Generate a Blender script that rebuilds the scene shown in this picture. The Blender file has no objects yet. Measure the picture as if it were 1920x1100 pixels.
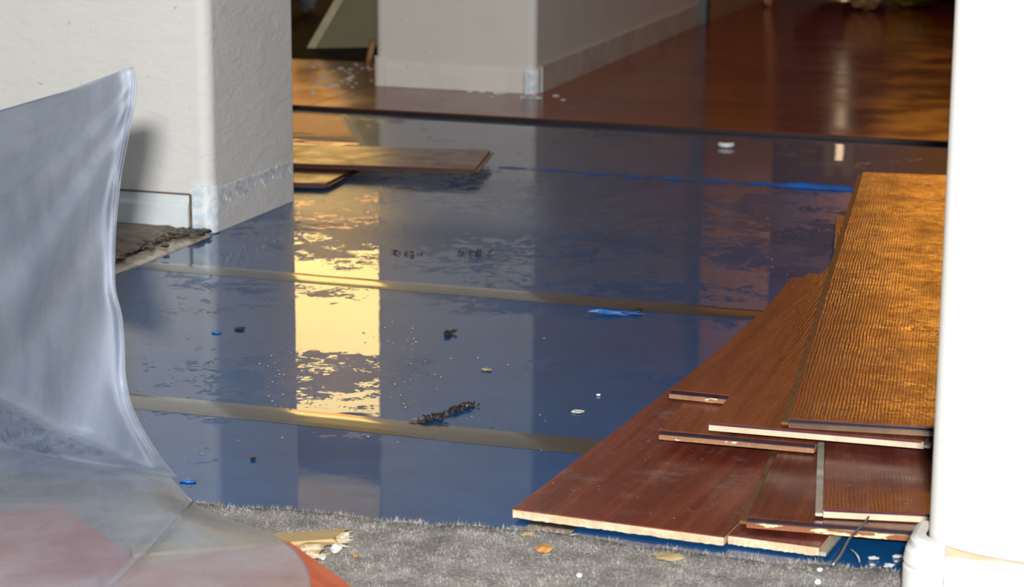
import bpy, bmesh, math, random
import numpy as np
from mathutils import Vector, Matrix
random.seed(7)
scene = bpy.context.scene
C = scene.collection
PI = math.pi

# ------------------------------------------------------------------ camera
F_PX, CAM_H = 4300.0, 0.75
_d1 = Vector((-13160, 1060, -F_PX)); _d2 = Vector((1500, 960, -F_PX))
AY = _d2.normalized()
AX = -_d1; AX = (AX - AX.dot(AY) * AY).normalized()
AZ = AX.cross(AY)
ROT = Matrix((AX, AY, AZ))            # camera -> room axes
CAM = Vector((0, 0, CAM_H))
cam_data = bpy.data.cameras.new('camera'); cam = bpy.data.objects.new('camera', cam_data); C.objects.link(cam)
cam.matrix_world = Matrix.Translation(CAM) @ ROT.to_4x4()
cam_data.sensor_width = 36; cam_data.lens = F_PX / 1920 * 36
cam_data.clip_start = 0.05; cam_data.clip_end = 60
cam_data.dof.use_dof = True; cam_data.dof.focus_distance = 2.75; cam_data.dof.aperture_fstop = 11
scene.camera = cam

# ------------------------------------------------------------------ view, world, light
scene.view_settings.view_transform = 'Standard'; scene.view_settings.look = 'None'
scene.view_settings.exposure = 0.0; scene.view_settings.gamma = 1.0
scene.view_settings.use_curve_mapping = False
scene.cycles.use_denoising = True
scene.cycles.max_bounces = 10; scene.cycles.transparent_max_bounces = 12
scene.cycles.sample_clamp_indirect = 6
w = bpy.data.worlds.new('world'); scene.world = w; w.use_nodes = True
w.node_tree.nodes['Background'].inputs[0].default_value = (0.80, 0.90, 1.0, 1)
w.node_tree.nodes['Background'].inputs[1].default_value = 0.16
ld = bpy.data.lights.new('camera_flash', 'AREA'); ld.shape = 'RECTANGLE'; ld.size = 0.10; ld.size_y = 0.07
ld.energy = 158; ld.color = (1.0, 0.975, 0.94)
lo = bpy.data.objects.new('camera_flash', ld); C.objects.link(lo)
lo.location = (0.13, -0.40, 0.99)
lo.rotation_euler = (Vector((-1.1, 3.6, 0.3)) - Vector(lo.location)).to_track_quat('-Z', 'Y').to_euler()

# ------------------------------------------------------------------ geometry of the room: a measured point to metres
def ray(px, py): return ROT @ Vector((px - 960, 550 - py, -F_PX))
def G(px, py, z=0.0):
    d = ray(px, py); return CAM + d * ((z - CAM_H) / d.z)
def GY(px, py, y):
    d = ray(px, py); return CAM + d * (y / d.y)

# ------------------------------------------------------------------ material helpers
class NT:
    def __init__(s, name):
        s.m = bpy.data.materials.new(name); s.m.use_nodes = True; s.t = s.m.node_tree
        s.t.nodes.clear(); s.out = s.t.nodes.new('ShaderNodeOutputMaterial')
    def n(s, typ, **kw):
        nd = s.t.nodes.new('ShaderNode' + typ)
        for k, v in kw.items():
            if k.startswith('_'): setattr(nd, k[1:], v)
            else:
                key = int(k[1:]) if k[0] == 'i' and k[1:].isdigit() else k.replace('__', ' ')
                if isinstance(v, bpy.types.NodeSocket): s.t.links.new(v, nd.inputs[key])
                else: nd.inputs[key].default_value = v
        return nd
    def l(s, a, b): s.t.links.new(a, b)
    def math(s, op, a, b=0.0, c=None):
        nd = s.t.nodes.new('ShaderNodeMath'); nd.operation = op
        for i, v in enumerate((a, b, c)):
            if v is None: continue
            if isinstance(v, bpy.types.NodeSocket): s.l(v, nd.inputs[i])
            else: nd.inputs[i].default_value = v
        return nd.outputs[0]
    def coords(s, scale=(1, 1, 1), rnd=False, loc=(0, 0, 0), rot=(0, 0, 0)):
        tc = s.n('TexCoord'); mp = s.n('Mapping')
        s.l(tc.outputs['Object'], mp.inputs[0])
        mp.inputs['Scale'].default_value = scale; mp.inputs['Location'].default_value = loc; mp.inputs['Rotation'].default_value = rot
        if rnd:
            oi = s.n('ObjectInfo'); v = s.n('VectorMath', _operation='SCALE'); v.inputs[0].default_value = (13, 7, 5)
            s.l(oi.outputs['Random'], v.inputs['Scale']); s.l(v.outputs[0], mp.inputs['Location'])
        return mp.outputs[0]
    def noise(s, vec, scale, detail=3, rough=0.55, dist=0.0):
        nd = s.n('TexNoise'); s.l(vec, nd.inputs['Vector'])
        nd.inputs['Scale'].default_value = scale; nd.inputs['Detail'].default_value = detail
        nd.inputs['Roughness'].default_value = rough; nd.inputs['Distortion'].default_value = dist
        return nd.outputs[0]
    def step(s, v, a, b, lo=0.0, hi=1.0):
        nd = s.n('MapRange', _interpolation_type='SMOOTHSTEP'); s.l(v, nd.inputs[0])
        for i, x in zip((1, 2, 3, 4), (a, b, lo, hi)): nd.inputs[i].default_value = x
        return nd.outputs[0]
    def ramp(s, v, stops):
        nd = s.n('ValToRGB'); s.l(v, nd.inputs[0]); e = nd.color_ramp.elements
        while len(e) < len(stops): e.new(0.5)
        for el, (p, c) in zip(e, stops): el.position = p; el.color = (*c, 1)
        return nd.outputs[0]
    def mix(s, f, a, b):
        nd = s.n('Mix', _data_type='RGBA')
        for sock, v in ((nd.inputs[0], f), (nd.inputs[6], a), (nd.inputs[7], b)):
            if isinstance(v, bpy.types.NodeSocket): s.l(v, sock)
            else: sock.default_value = v if isinstance(v, float) else (*v, 1)
        return nd.outputs[2]
    def bump(s, h, dist=0.001, strength=1.0, normal=None):
        nd = s.n('Bump'); s.l(h, nd.inputs['Height']); nd.inputs['Distance'].default_value = dist
        if isinstance(strength, bpy.types.NodeSocket): s.l(strength, nd.inputs['Strength'])
        else: nd.inputs['Strength'].default_value = strength
        if normal is not None: s.l(normal, nd.inputs['Normal'])
        return nd.outputs[0]
    def bsdf(s, **kw):
        p = s.n('BsdfPrincipled')
        for k, v in kw.items():
            k = k.replace('_', ' ')
            if isinstance(v, bpy.types.NodeSocket): s.l(v, p.inputs[k])
            elif isinstance(v, tuple) and len(v) == 3 and p.inputs[k].type == 'RGBA': p.inputs[k].default_value = (*v, 1)
            else: p.inputs[k].default_value = v
        s.l(p.outputs[0], s.out.inputs[0]); return p

def m_plaster(name, col, tex=0.0012, dirt=0.12, coarse=1.0):
    t = NT(name); v = t.coords()
    n1 = t.noise(t.coords((9, 9, 30), rot=(0.0, 0.35, 0.0)), 1.6 * coarse, 5, 0.62, 0.6)
    n2 = t.noise(v, 90, 4, 0.6); n3 = t.noise(v, 420, 2)
    h = t.math('ADD', t.math('MULTIPLY', n1, 1.0), t.math('ADD', t.math('MULTIPLY', n2, 0.30), t.math('MULTIPLY', n3, 0.06)))
    d = t.step(t.noise(v, 5, 5, 0.65), 0.42, 0.75)
    c = t.mix(t.math('MULTIPLY', d, dirt), col, tuple(x * 0.45 for x in col))
    sp = t.step(t.noise(v, 60, 3), 0.70, 0.76)
    c = t.mix(t.math('MULTIPLY', sp, 0.35), c, (0.13, 0.11, 0.09))
    t.bsdf(Base_Color=c, Roughness=0.7, Normal=t.bump(h, tex)); return t.m

def m_simple(name, col, rough=0.5, col2=None, scale=20, bump=0.0, spec=0.5, metal=0.0, coat=0.0):
    t = NT(name); v = t.coords(); n = t.noise(v, scale, 5, 0.6)
    c = t.mix(t.step(n, 0.35, 0.7), col, col2 or tuple(x * 0.75 for x in col))
    kw = dict(Base_Color=c, Roughness=rough, Metallic=metal, Coat_Weight=coat, Coat_Roughness=0.08)
    kw['Specular_IOR_Level'] = spec
    p = t.bsdf(**kw)
    if bump: t.l(t.bump(t.noise(v, scale * 6, 3), bump), p.inputs['Normal'])
    return t.m

def m_emit(name, col, strength, col2=None):
    t = NT(name); v = t.coords()
    g = t.step(t.noise(v, 1.3, 2), 0.35, 0.65)
    e = t.n('Emission'); t.l(t.mix(g, col, col2 or col), e.inputs[0]); e.inputs[1].default_value = strength
    t.l(e.outputs[0], t.out.inputs[0]); return t.m

def water_nodes(t, v, amount=1.0, hscale=1.0):
    """height field of a thin water film that breaks up into patches and drops; returns height(0..1), patch mask"""
    big = t.noise(v, 2.6, 3, 0.55)
    mid = t.noise(v, 30 * hscale, 7, 0.70, 0.8)
    fine = t.noise(v, 130 * hscale, 3, 0.6, 0.5)
    sp = t.n('SeparateXYZ'); t.l(v, sp.inputs[0]); yy = sp.outputs[1]; xx = sp.outputs[0]
    far = t.math('MULTIPLY', t.step(yy, 3.14, 3.30), t.step(yy, 4.05, 4.4, 1.0, 0.35))      # droplets beyond the farther tape
    near = t.math('MULTIPLY', t.step(yy, 2.395, 2.42), t.step(yy, 2.72, 2.84, 1.0, 0.0)); near = t.math('MULTIPLY', near, t.math('MULTIPLY', t.step(xx, -1.34, -1.20, 0.35, 1.05), t.step(xx, -1.05, -0.95, 1.05, 0.45)))    # broken film before the closer tape
    seam = t.math('ADD', t.math('MULTIPLY', t.step(yy, 2.975, 3.05), t.step(yy, 3.12, 3.15, 1.0, 0.0)), t.math('MULTIPLY', t.step(yy, 2.33, 2.37), t.step(yy, 2.39, 2.41, 1.0, 0.0)))
    band = t.math('ADD', t.math('ADD', t.math('MULTIPLY', far, 0.98), t.math('MULTIPLY', near, 0.98)), t.math('MULTIPLY', seam, 0.9))
    f = t.math('ADD', t.math('MULTIPLY', mid, 0.75), t.math('MULTIPLY', fine, 0.30))
    f = t.math('ADD', f, t.math('MULTIPLY', t.math('SUBTRACT', big, 0.5), 0.9 * amount))
    f = t.math('ADD', f, t.math('SUBTRACT', 0.16, t.math('MULTIPLY', band, 0.185)))
    film = t.step(f, 0.496, 0.514)
    return film, f, yy

def m_underlay():
    t = NT('wet_blue_underlay'); v = t.coords()
    film, f, yy = water_nodes(t, v)
    micro = t.math('ADD', t.math('MULTIPLY', t.noise(v, 210, 3, 0.7), 0.6), t.math('MULTIPLY', t.noise(v, 75, 3, 0.6), 0.9))
    swell = t.noise(t.coords((1, 1.6, 1)), 7, 2)
    h = t.math('ADD', t.math('MULTIPLY', film, 0.9), t.math('MULTIPLY', t.math('MULTIPLY', micro, t.math('SUBTRACT', 1.0, film)), 1.5))
    b1 = t.bump(t.math('MULTIPLY', swell, 1.0), 0.00022)
    b2 = t.bump(h, 0.0008, 1.0, b1)
    n5 = t.noise(v, 12, 5, 0.65)
    c = t.mix(t.step(n5, 0.3, 0.75), (0.003, 0.080, 0.245), (0.002, 0.056, 0.190))
    spk = t.step(t.noise(v, 130, 2), 0.70, 0.76)
    c = t.mix(t.math('MULTIPLY', spk, 0.5), c, (0.03, 0.20, 0.6))
    drt = t.step(t.noise(v, 4.5, 6, 0.7), 0.60, 0.80)
    c = t.mix(t.math('MULTIPLY', drt, 0.18), c, (0.09, 0.09, 0.10))
    cr = t.step(film, 0.0, 1.0, 0.09, 0.012)
    t.bsdf(Base_Color=c, Roughness=0.45, Specular_IOR_Level=0.25, Coat_Weight=t.math('ADD', film, t.math('MULTIPLY', t.math('SUBTRACT', 1.0, film), t.step(yy, 3.50, 3.72, 0.40, 0.95))), Coat_IOR=1.275,
           Coat_Roughness=cr, Coat_Normal=b2, Normal=b1)
    return t.m

def m_tape(name='wet_silver_grey_tape', col=(0.050, 0.049, 0.044)):
    t = NT(name); v = t.coords()
    lines = t.noise(t.coords((1.2, 160, 1)), 1.0, 3)
    n = t.noise(v, 26, 4)
    c = t.mix(t.step(t.noise(v, 9, 5), 0.35, 0.7), col, tuple(x * 0.6 for x in col))
    h = t.math('ADD', t.math('MULTIPLY', lines, 0.5), n)
    t.bsdf(Base_Color=c, Roughness=0.35, Coat_Weight=1.0, Coat_IOR=1.33, Coat_Roughness=0.10, Normal=t.bump(h, 0.0009)); return t.m

def m_wood(name, c1, c2, c3, dust=0.15, rough=0.3, relief=0.00012, wet=0.0, coat=0.18, coatr=0.2, grain=1.0):
    """laminate decor: grain runs along local y"""
    t = NT(name)
    v = t.coords((1, 1, 1), rnd=True)
    gl = t.coords((34 * grain, 1.6, 1), rnd=True); gf = t.coords((210, 5, 1), rnd=True)
    a = t.noise(gl, 1.0, 5, 0.6, 0.5); b = t.noise(gf, 1.0, 4, 0.65, 0.3)
    g = t.math('ADD', t.math('MULTIPLY', a, 0.68), t.math('MULTIPLY', b, 0.32))
    c = t.ramp(g, [(0.34, c1), (0.50, c2), (0.66, c3)])
    d1 = t.step(t.noise(t.coords((1, 1.3, 1), rnd=True), 16, 6, 0.72), 0.50, 0.78)
    d2 = t.step(t.noise(v, 210, 2), 0.72, 0.78)
    c = t.mix(t.math('MULTIPLY', d1, dust), c, (0.38, 0.31, 0.34))
    c = t.mix(t.math('MULTIPLY', d2, min(1, dust * 2.2)), c, (0.7, 0.66, 0.66))
    # relief of the grain: fine long grooves
    wv = t.n('TexWave', _wave_type='BANDS', _bands_direction='X')
    t.l(t.coords((1, 0.16, 1), rnd=True), wv.inputs[0]); wv.inputs['Scale'].default_value = 78
    wv.inputs['Distortion'].default_value = 4.0; wv.inputs['Detail'].default_value = 2.5; wv.inputs['Detail Scale'].default_value = 1.3
    h = t.math('ADD', t.math('MULTIPLY', wv.outputs[1], 0.8), t.math('MULTIPLY', b, 0.6))
    nb = t.bump(h, relief)
    if wet:
        f = t.noise(t.coords((1.0, 2.2, 1), rnd=True), 26, 6, 0.70, 0.6)
        film = t.step(f, 0.50, 0.56)
        sw = t.noise(v, 55, 3, 0.6, 1.0)
        nb2 = t.bump(t.math('ADD', t.math('MULTIPLY', film, 0.8), t.math('MULTIPLY', sw, 0.35)), wet, 1.0, nb)
        cr = t.step(film, 0, 1, 0.20, 0.07)
        coat = t.step(t.noise(t.coords((1, 1.6, 1), rnd=True), 9, 4, 0.65), 0.36, 0.66, 0.22, 0.95)
    else: nb2 = nb; cr = coatr
    rg = t.step(t.noise(v, 24, 4), 0.3, 0.75, rough * 0.8, rough * 1.3)
    t.bsdf(Base_Color=c, Roughness=rg, Normal=nb, Coat_Weight=coat, Coat_IOR=1.4, Coat_Roughness=cr, Coat_Normal=nb2)
    return t.m

def m_floor():
    """installed laminate: boards run along x, width 0.193"""
    t = NT('installed_laminate_floor'); v = t.coords((1, 1, 1))
    sep = t.n('SeparateXYZ'); t.l(v, sep.inputs[0])
    row = t.math('DIVIDE', t.math('SUBTRACT', sep.outputs[1], 4.78), 0.215)
    ri = t.math('FLOOR', row); fr = t.math('FRACT', row)
    wn = t.n('TexWhiteNoise', _noise_dimensions='1D'); t.l(ri, wn.inputs['W'])
    a = t.noise(t.coords((1.4, 26, 1)), 1, 5, 0.6, 0.4); b = t.noise(t.coords((4, 150, 1)), 1, 3)
    g = t.math('ADD', t.math('ADD', t.math('MULTIPLY', a, 0.6), t.math('MULTIPLY', b, 0.25)), t.math('MULTIPLY', wn.outputs[0], 0.12))
    c = t.ramp(g, [(0.33, (0.17, 0.030, 0.020)), (0.5, (0.26, 0.052, 0.034)), (0.68, (0.33, 0.078, 0.050))])
    seam = t.math('LESS_THAN', fr, 0.012)
    c = t.mix(seam, c, (0.01, 0.004, 0.003))
    d1 = t.step(t.noise(t.coords((1, 0.9, 1)), 6, 6, 0.72), 0.55, 0.85)
    c = t.mix(t.math('MULTIPLY', d1, 0.20), c, (0.30, 0.25, 0.25))
    d2 = t.step(t.noise(v, 22, 4, 0.7), 0.70, 0.78)
    c = t.mix(t.math('MULTIPLY', d2, 0.35), c, (0.5, 0.45, 0.45))
    nb = t.bump(t.noise(t.coords((12, 60, 1)), 1, 3), 0.0001)
    nb = t.bump(t.noise(v, 8, 3), 0.00003, 1.0, nb)
    rg = t.step(t.noise(v, 7, 4), 0.35, 0.7, 0.13, 0.21)
    t.bsdf(Base_Color=c, Roughness=rg, Normal=nb, Specular_IOR_Level=0.18); return t.m

def m_plastic():
    t = NT('milky_plastic_film')
    st = t.noise(t.coords((7, 7, 2.0), rot=(0.0, 0.5, 0.0)), 1.0, 5, 0.6, 0.7)
    v = t.coords(); n2 = t.noise(v, 14, 5, 0.65)
    k = t.math('ADD', t.math('MULTIPLY', st, 0.7), t.math('MULTIPLY', n2, 0.3))
    vis = t.step(k, 0.35, 0.68, 0.10, 0.31)            # how milky
    bp = t.bump(t.math('ADD', t.noise(v, 30, 4, 0.6, 1.0), t.math('MULTIPLY', st, 1.5)), 0.0008)
    tr = t.n('BsdfTransparent'); tr.inputs[0].default_value = (0.93, 0.95, 0.98, 1)
    df = t.n('BsdfDiffuse'); df.inputs[0].default_value = (0.78, 0.83, 0.91, 1); t.l(bp, df.inputs['Normal'])
    tl = t.n('BsdfTranslucent'); tl.inputs[0].default_value = (0.78, 0.83, 0.91, 1)
    gl = t.n('BsdfGlossy'); gl.inputs['Roughness'].default_value = 0.30; gl.inputs[0].default_value = (0.9, 0.95, 1, 1); t.l(bp, gl.inputs['Normal'])
    a = t.n('MixShader'); a.inputs[0].default_value = 0.4; t.l(df.outputs[0], a.inputs[1]); t.l(tl.outputs[0], a.inputs[2])
    c = t.n('MixShader'); t.l(vis, c.inputs[0]); t.l(tr.outputs[0], c.inputs[1]); t.l(a.outputs[0], c.inputs[2])
    lw = t.n('Fresnel'); lw.inputs[0].default_value = 1.3; t.l(bp, lw.inputs['Normal'])
    d = t.n('MixShader'); t.l(t.math('MULTIPLY', lw.outputs[0], 0.35), d.inputs[0]); t.l(c.outputs[0], d.inputs[1]); t.l(gl.outputs[0], d.inputs[2])
    t.l(d.outputs[0], t.out.inputs[0]); return t.m

def m_carpet(name, col, col2):
    t = NT(name); v = t.coords()
    n = t.noise(v, 28, 5, 0.7); n2 = t.noise(v, 260, 3, 0.7)
    c = t.mix(t.step(t.math('ADD', t.math('MULTIPLY', n, 0.6), t.math('MULTIPLY', n2, 0.4)), 0.38, 0.62), col2, col)
    t.bsdf(Base_Color=c, Roughness=0.95, Specular_IOR_Level=0.1, Normal=t.bump(n2, 0.004)); return t.m

def m_chipped(name, base, chip, thr=0.56):
    t = NT(name); v = t.coords((1, 1, 1), rnd=True)
    n = t.noise(t.coords((1, 3, 3), rnd=True), 22, 4, 0.6)
    c = t.mix(t.step(n, thr, thr + 0.02), base, chip)
    c = t.mix(t.math('MULTIPLY', t.step(t.noise(v, 70, 4), 0.45, 0.7), 0.4), c, tuple(x * 0.5 for x in base))
    t.bsdf(Base_Color=c, Roughness=0.4, Coat_Weight=0.3, Normal=t.bump(t.noise(v, 160, 3), 0.0008)); return t.m

M = {}
M['wall'] = m_plaster('trowelled_white_plaster', (0.755, 0.75, 0.73), 0.0024, 0.12)
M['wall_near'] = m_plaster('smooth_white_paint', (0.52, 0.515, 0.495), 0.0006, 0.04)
M['wall_mid'] = m_plaster('greyish_white_plaster', (0.68, 0.67, 0.64), 0.0012, 0.10)
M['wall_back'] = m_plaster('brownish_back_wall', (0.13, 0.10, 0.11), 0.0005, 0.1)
M['ceiling'] = m_plaster('pale_ceiling', (0.75, 0.73, 0.70), 0.0006, 0.05)
M['white_trim'] = m_simple('white_painted_trim', (0.80, 0.87, 0.89), 0.4, (0.72, 0.79, 0.82), 14, 0.0004)
M['trim_near'] = m_simple('bright_white_trim', (0.78, 0.80, 0.80), 0.45, (0.66, 0.665, 0.65), 9, 0.0003)
M['trim_dirty'] = m_plaster('scuffed_cream_trim', (0.74, 0.735, 0.70), 0.0006, 0.30)
M['trim_side'] = m_simple('dull_trim', (0.60, 0.56, 0.52), 0.5, (0.48, 0.45, 0.42), 16, 0.0005)
M['dirt_line'] = m_simple('brown_gap_line', (0.16, 0.12, 0.085), 0.8, (0.08, 0.055, 0.04), 40)
M['caulk'] = m_simple('tan_caulk_line', (0.42, 0.33, 0.22), 0.8, (0.50, 0.44, 0.34), 30)
M['residue'] = m_chipped('paint_residue', (0.66, 0.68, 0.70), (0.82, 0.86, 0.90), 0.46)
M['blue_block'] = m_chipped('pale_blue_white_paint', (0.66, 0.80, 0.90), (0.86, 0.90, 0.92), 0.48)
M['underlay'] = m_underlay()
M['tape'] = m_tape()
M['tape_dark'] = m_tape('dark_wet_tape', (0.035, 0.035, 0.034))
M['blue_edge'] = m_simple('raised_blue_foam_edge', (0.008, 0.075, 0.33), 0.4, (0.015, 0.13, 0.48), 12, 0.0008)
M['subfloor'] = m_simple('concrete', (0.06, 0.055, 0.05), 0.6, (0.03, 0.028, 0.026), 8, 0.001)
M['floor'] = m_floor()
M['floor_edge'] = m_simple('dark_laminate_edge', (0.022, 0.007, 0.004), 0.5, (0.014, 0.005, 0.003), 9)
M['wood_red'] = m_wood('red_brown_laminate', (0.10, 0.019, 0.011), (0.17, 0.036, 0.020), (0.26, 0.068, 0.034), 0.38, 0.33, 0.00008)
M['wood_brown'] = m_wood('warm_brown_laminate', (0.13, 0.030, 0.012), (0.22, 0.056, 0.022), (0.30, 0.085, 0.032), 0.06, 0.30, 0.00012)
M['wood_dark'] = m_wood('dark_wine_laminate', (0.070, 0.012, 0.008), (0.120, 0.024, 0.014), (0.18, 0.045, 0.024), 0.16, 0.28, 0.00010)
M['wood_dusty'] = m_wood('dusty_wine_laminate', (0.085, 0.016, 0.012), (0.135, 0.030, 0.020), (0.19, 0.052, 0.032), 0.34, 0.30, 0.00008)
M['wood_gold'] = m_wood('wet_golden_brown_laminate', (0.10, 0.024, 0.008), (0.19, 0.048, 0.014), (0.27, 0.080, 0.022), 0.05, 0.30, 0.00011, wet=0.0018, coat=0.6)
M['wood_far'] = m_wood('far_brown_laminate', (0.10, 0.028, 0.014), (0.14, 0.042, 0.022), (0.19, 0.064, 0.032), 0.05, 0.34, 0.00006, coat=0.08, coatr=0.15)
M['core_dark'] = m_simple('dark_wet_core', (0.055, 0.020, 0.012), 0.35, (0.035, 0.012, 0.008), 30, 0.0004, coat=0.3)
M['wood_orange'] = m_wood('orange_red_laminate', (0.34, 0.050, 0.022), (0.46, 0.080, 0.036), (0.50, 0.105, 0.048), 0.06, 0.4, 0.00006, coat=0.1)
M['core'] = m_chipped('cream_fibreboard_core', (0.66, 0.46, 0.29), (0.72, 0.54, 0.37), 0.50)
M['core_pale'] = m_simple('pale_fibreboard_core', (0.60, 0.51, 0.36), 0.6, (0.50, 0.41, 0.28), 40, 0.0004)
M['core_brown'] = m_simple('wet_brown_core', (0.22, 0.090, 0.038), 0.35, (0.12, 0.045, 0.020), 30, 0.0004, coat=0.5)
M['lip_tan'] = m_chipped('tan_waxed_lip', (0.32, 0.165, 0.085), (0.80, 0.62, 0.46), 0.60)
M['lip_chipped'] = m_chipped('chipped_brown_lip', (0.27, 0.10, 0.040), (0.85, 0.66, 0.38), 0.53)
M['lip_grey'] = m_simple('greyish_lip', (0.42, 0.39, 0.32), 0.4, (0.32, 0.29, 0.24), 40, coat=0.4)
M['lip_olive'] = m_simple('wet_olive_brown_lip', (0.15, 0.075, 0.025), 0.45, (0.09, 0.04, 0.015), 40, coat=0.1)
M['edge_dark'] = m_simple('dark_indigo_edge', (0.022, 0.008, 0.020), 0.35, (0.012, 0.006, 0.014), 60, coat=0.3)
M['edge_purple'] = m_simple('purple_painted_edge', (0.085, 0.022, 0.045), 0.35, (0.045, 0.014, 0.035), 60, coat=0.5)
M['plastic'] = m_plastic()
M['carpet'] = m_carpet('grey_carpet', (0.40, 0.385, 0.36), (0.22, 0.21, 0.195))
M['carpet_pile'] = m_carpet('grey_carpet_pile', (0.45, 0.44, 0.415), (0.19, 0.185, 0.17))
M['carpet_dark'] = m_carpet('dark_dirty_carpet', (0.36, 0.325, 0.28), (0.17, 0.14, 0.11))
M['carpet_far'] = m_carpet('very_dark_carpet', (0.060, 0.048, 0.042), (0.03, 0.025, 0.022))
M['strip'] = m_chipped('stained_beige_strip', (0.40, 0.35, 0.27), (0.58, 0.52, 0.42), 0.45)
M['dirt'] = m_chipped('brown_dirt', (0.030, 0.020, 0.012), (0.18, 0.11, 0.04), 0.56)
M['white'] = m_simple('white_plastic', (0.80, 0.83, 0.82), 0.35)
M['chip_white'] = m_simple('white_chip', (0.72, 0.70, 0.62), 0.6)
M['chip_orange'] = m_simple('orange_wood_chip', (0.55, 0.26, 0.08), 0.6)
M['chip_tan'] = m_simple('tan_wood_chip', (0.42, 0.32, 0.17), 0.6)
M['chip_brown'] = m_simple('dark_brown_chip', (0.030, 0.020, 0.013), 0.5, coat=0.1)
M['chip_blue'] = m_simple('torn_blue_foam', (0.012, 0.10, 0.36), 0.4, (0.03, 0.17, 0.5), 60, coat=0.5)
M['wire'] = m_simple('grey_wire', (0.24, 0.23, 0.22), 0.35, metal=0.6)
M['fibre'] = m_simple('pale_fibre', (0.55, 0.58, 0.60), 0.5)
M['pine'] = m_wood('pale_broken_pine', (0.36, 0.24, 0.10), (0.46, 0.33, 0.16), (0.52, 0.40, 0.22), 0.0, 0.6, 0.0001, coat=0.0)
M['pine_break'] = m_simple('broken_pine_fibres', (0.62, 0.55, 0.42), 0.8, (0.42, 0.30, 0.17), 90, 0.002)
M['board_olive'] = m_simple('olive_green_board', (0.26, 0.25, 0.155), 0.6, (0.22, 0.21, 0.13), 5)
M['board_edge'] = m_simple('cream_board_edge', (0.60, 0.56, 0.38), 0.6)
M['dark_wood'] = m_simple('very_dark_wood', (0.050, 0.024, 0.020), 0.4, (0.03, 0.015, 0.013), 9)
M['bluegrey'] = m_simple('blue_grey_fabric', (0.14, 0.16, 0.19), 0.8, (0.09, 0.10, 0.13), 30, 0.002)
M['stake'] = m_simple('tan_stake', (0.36, 0.20, 0.10), 0.6)
M['ochre'] = m_simple('ochre_wood_panel', (0.42, 0.26, 0.14), 0.5, (0.34, 0.20, 0.105), 7)
M['corner_blue'] = m_simple('blue_grey_corner', (0.11, 0.13, 0.15), 0.5)
M['black'] = m_simple('black_fabric', (0.012, 0.012, 0.016), 0.6, (0.02, 0.02, 0.026), 20, 0.001)
M['tan_cloth'] = m_simple('tan_cloth', (0.42, 0.23, 0.10), 0.8, (0.24, 0.12, 0.05), 25, 0.004)
M['floral'] = m_chipped('yellow_green_floral', (0.16, 0.15, 0.02), (0.55, 0.34, 0.04), 0.52)
M['floral_red'] = m_simple('dull_red_petals', (0.30, 0.06, 0.02), 0.7)
M['frame'] = m_simple('window_frame_paint', (0.42, 0.36, 0.30), 0.5)
M['glow_up'] = m_emit('sunlit_yellow_blind', (1.0, 0.68, 0.215), 4.7, (1.0, 0.72, 0.25))
M['glow_mid'] = m_emit('sunlit_gold_blind', (1.0, 0.46, 0.13), 3.1, (1.0, 0.50, 0.15))
M['glow_low'] = m_emit('sunlit_amber_blind', (1.0, 0.35, 0.065), 0.80, (1.0, 0.39, 0.08))
M['glow_east'] = m_emit('sunset_amber_blind', (1.0, 0.35, 0.042), 3.6, (1.0, 0.41, 0.065))
M['glow_slit'] = m_emit('daylight_slit', (1.0, 0.72, 0.45), 2.2)
def m_drop():
    t = NT('water_drops'); t.bsdf(Base_Color=(1, 1, 1), Roughness=0.0, IOR=1.33, Transmission_Weight=1.0); return t.m
M['drop'] = m_drop()

# ------------------------------------------------------------------ object helpers
def tag(o, label=None, cat=None, group=None, kind=None):
    if label: o['label'] = label
    if cat: o['category'] = cat
    if group: o['group'] = group
    if kind: o['kind'] = kind
    return o
def link(name, me, mat, parent=None, smooth=False):
    o = bpy.data.objects.new(name, me); C.objects.link(o)
    for m_ in (mat if isinstance(mat, (list, tuple)) else [mat]): me.materials.append(m_)
    if smooth:
        for p in me.polygons: p.use_smooth = True
    if parent: o.parent = parent
    return o
def from_bm(name, bm, mat, parent=None, smooth=False):
    bmesh.ops.recalc_face_normals(bm, faces=bm.faces)
    me = bpy.data.meshes.new(name); bm.to_mesh(me); bm.free(); return link(name, me, mat, parent, smooth)
def from_py(name, V, Fc, mat, parent=None, smooth=False):
    me = bpy.data.meshes.new(name); me.from_pydata([tuple(v) for v in V], [], Fc); me.update(); return link(name, me, mat, parent, smooth)
def empty(name, loc, rz=0.0):
    o = bpy.data.objects.new(name, None); C.objects.link(o); o.location = loc; o.rotation_euler = (0, 0, rz); o.empty_display_size = 0.05; return o
def add_box(bm, x0, x1, y0, y1, z0, z1, bev=0.0):
    g = bmesh.ops.create_cube(bm, size=1.0); vs = g['verts']
    for v in vs: v.co = Vector(((x0 + x1) / 2 + v.co.x * (x1 - x0), (y0 + y1) / 2 + v.co.y * (y1 - y0), (z0 + z1) / 2 + v.co.z * (z1 - z0)))
    if bev:
        es = list({e for v in vs for e in v.link_edges})
        bmesh.ops.bevel(bm, geom=es, offset=bev, segments=2, affect='EDGES')
def box(name, x0, x1, y0, y1, z0, z1, mat, parent=None, bev=0.0):
    bm = bmesh.new(); add_box(bm, x0, x1, y0, y1, z0, z1, bev); return from_bm(name, bm, mat, parent)
def rounded(pts, radii, seg=8):
    out = []
    n = len(pts)
    for i in range(n):
        p = Vector(pts[i]); a = Vector(pts[i - 1]); b = Vector(pts[(i + 1) % n]); r = radii[i]
        if r <= 0: out.append(p); continue
        da = (a - p).normalized(); db = (b - p).normalized()
        c = p + (da + db) * r
        a0 = math.atan2(*(p + da * r - c).yx); a1 = math.atan2(*(p + db * r - c).yx)
        d = (a1 - a0 + PI) % (2 * PI) - PI
        for k in range(seg + 1):
            an = a0 + d * k / seg; out.append(c + Vector((math.cos(an), math.sin(an))) * r)
    return out
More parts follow.
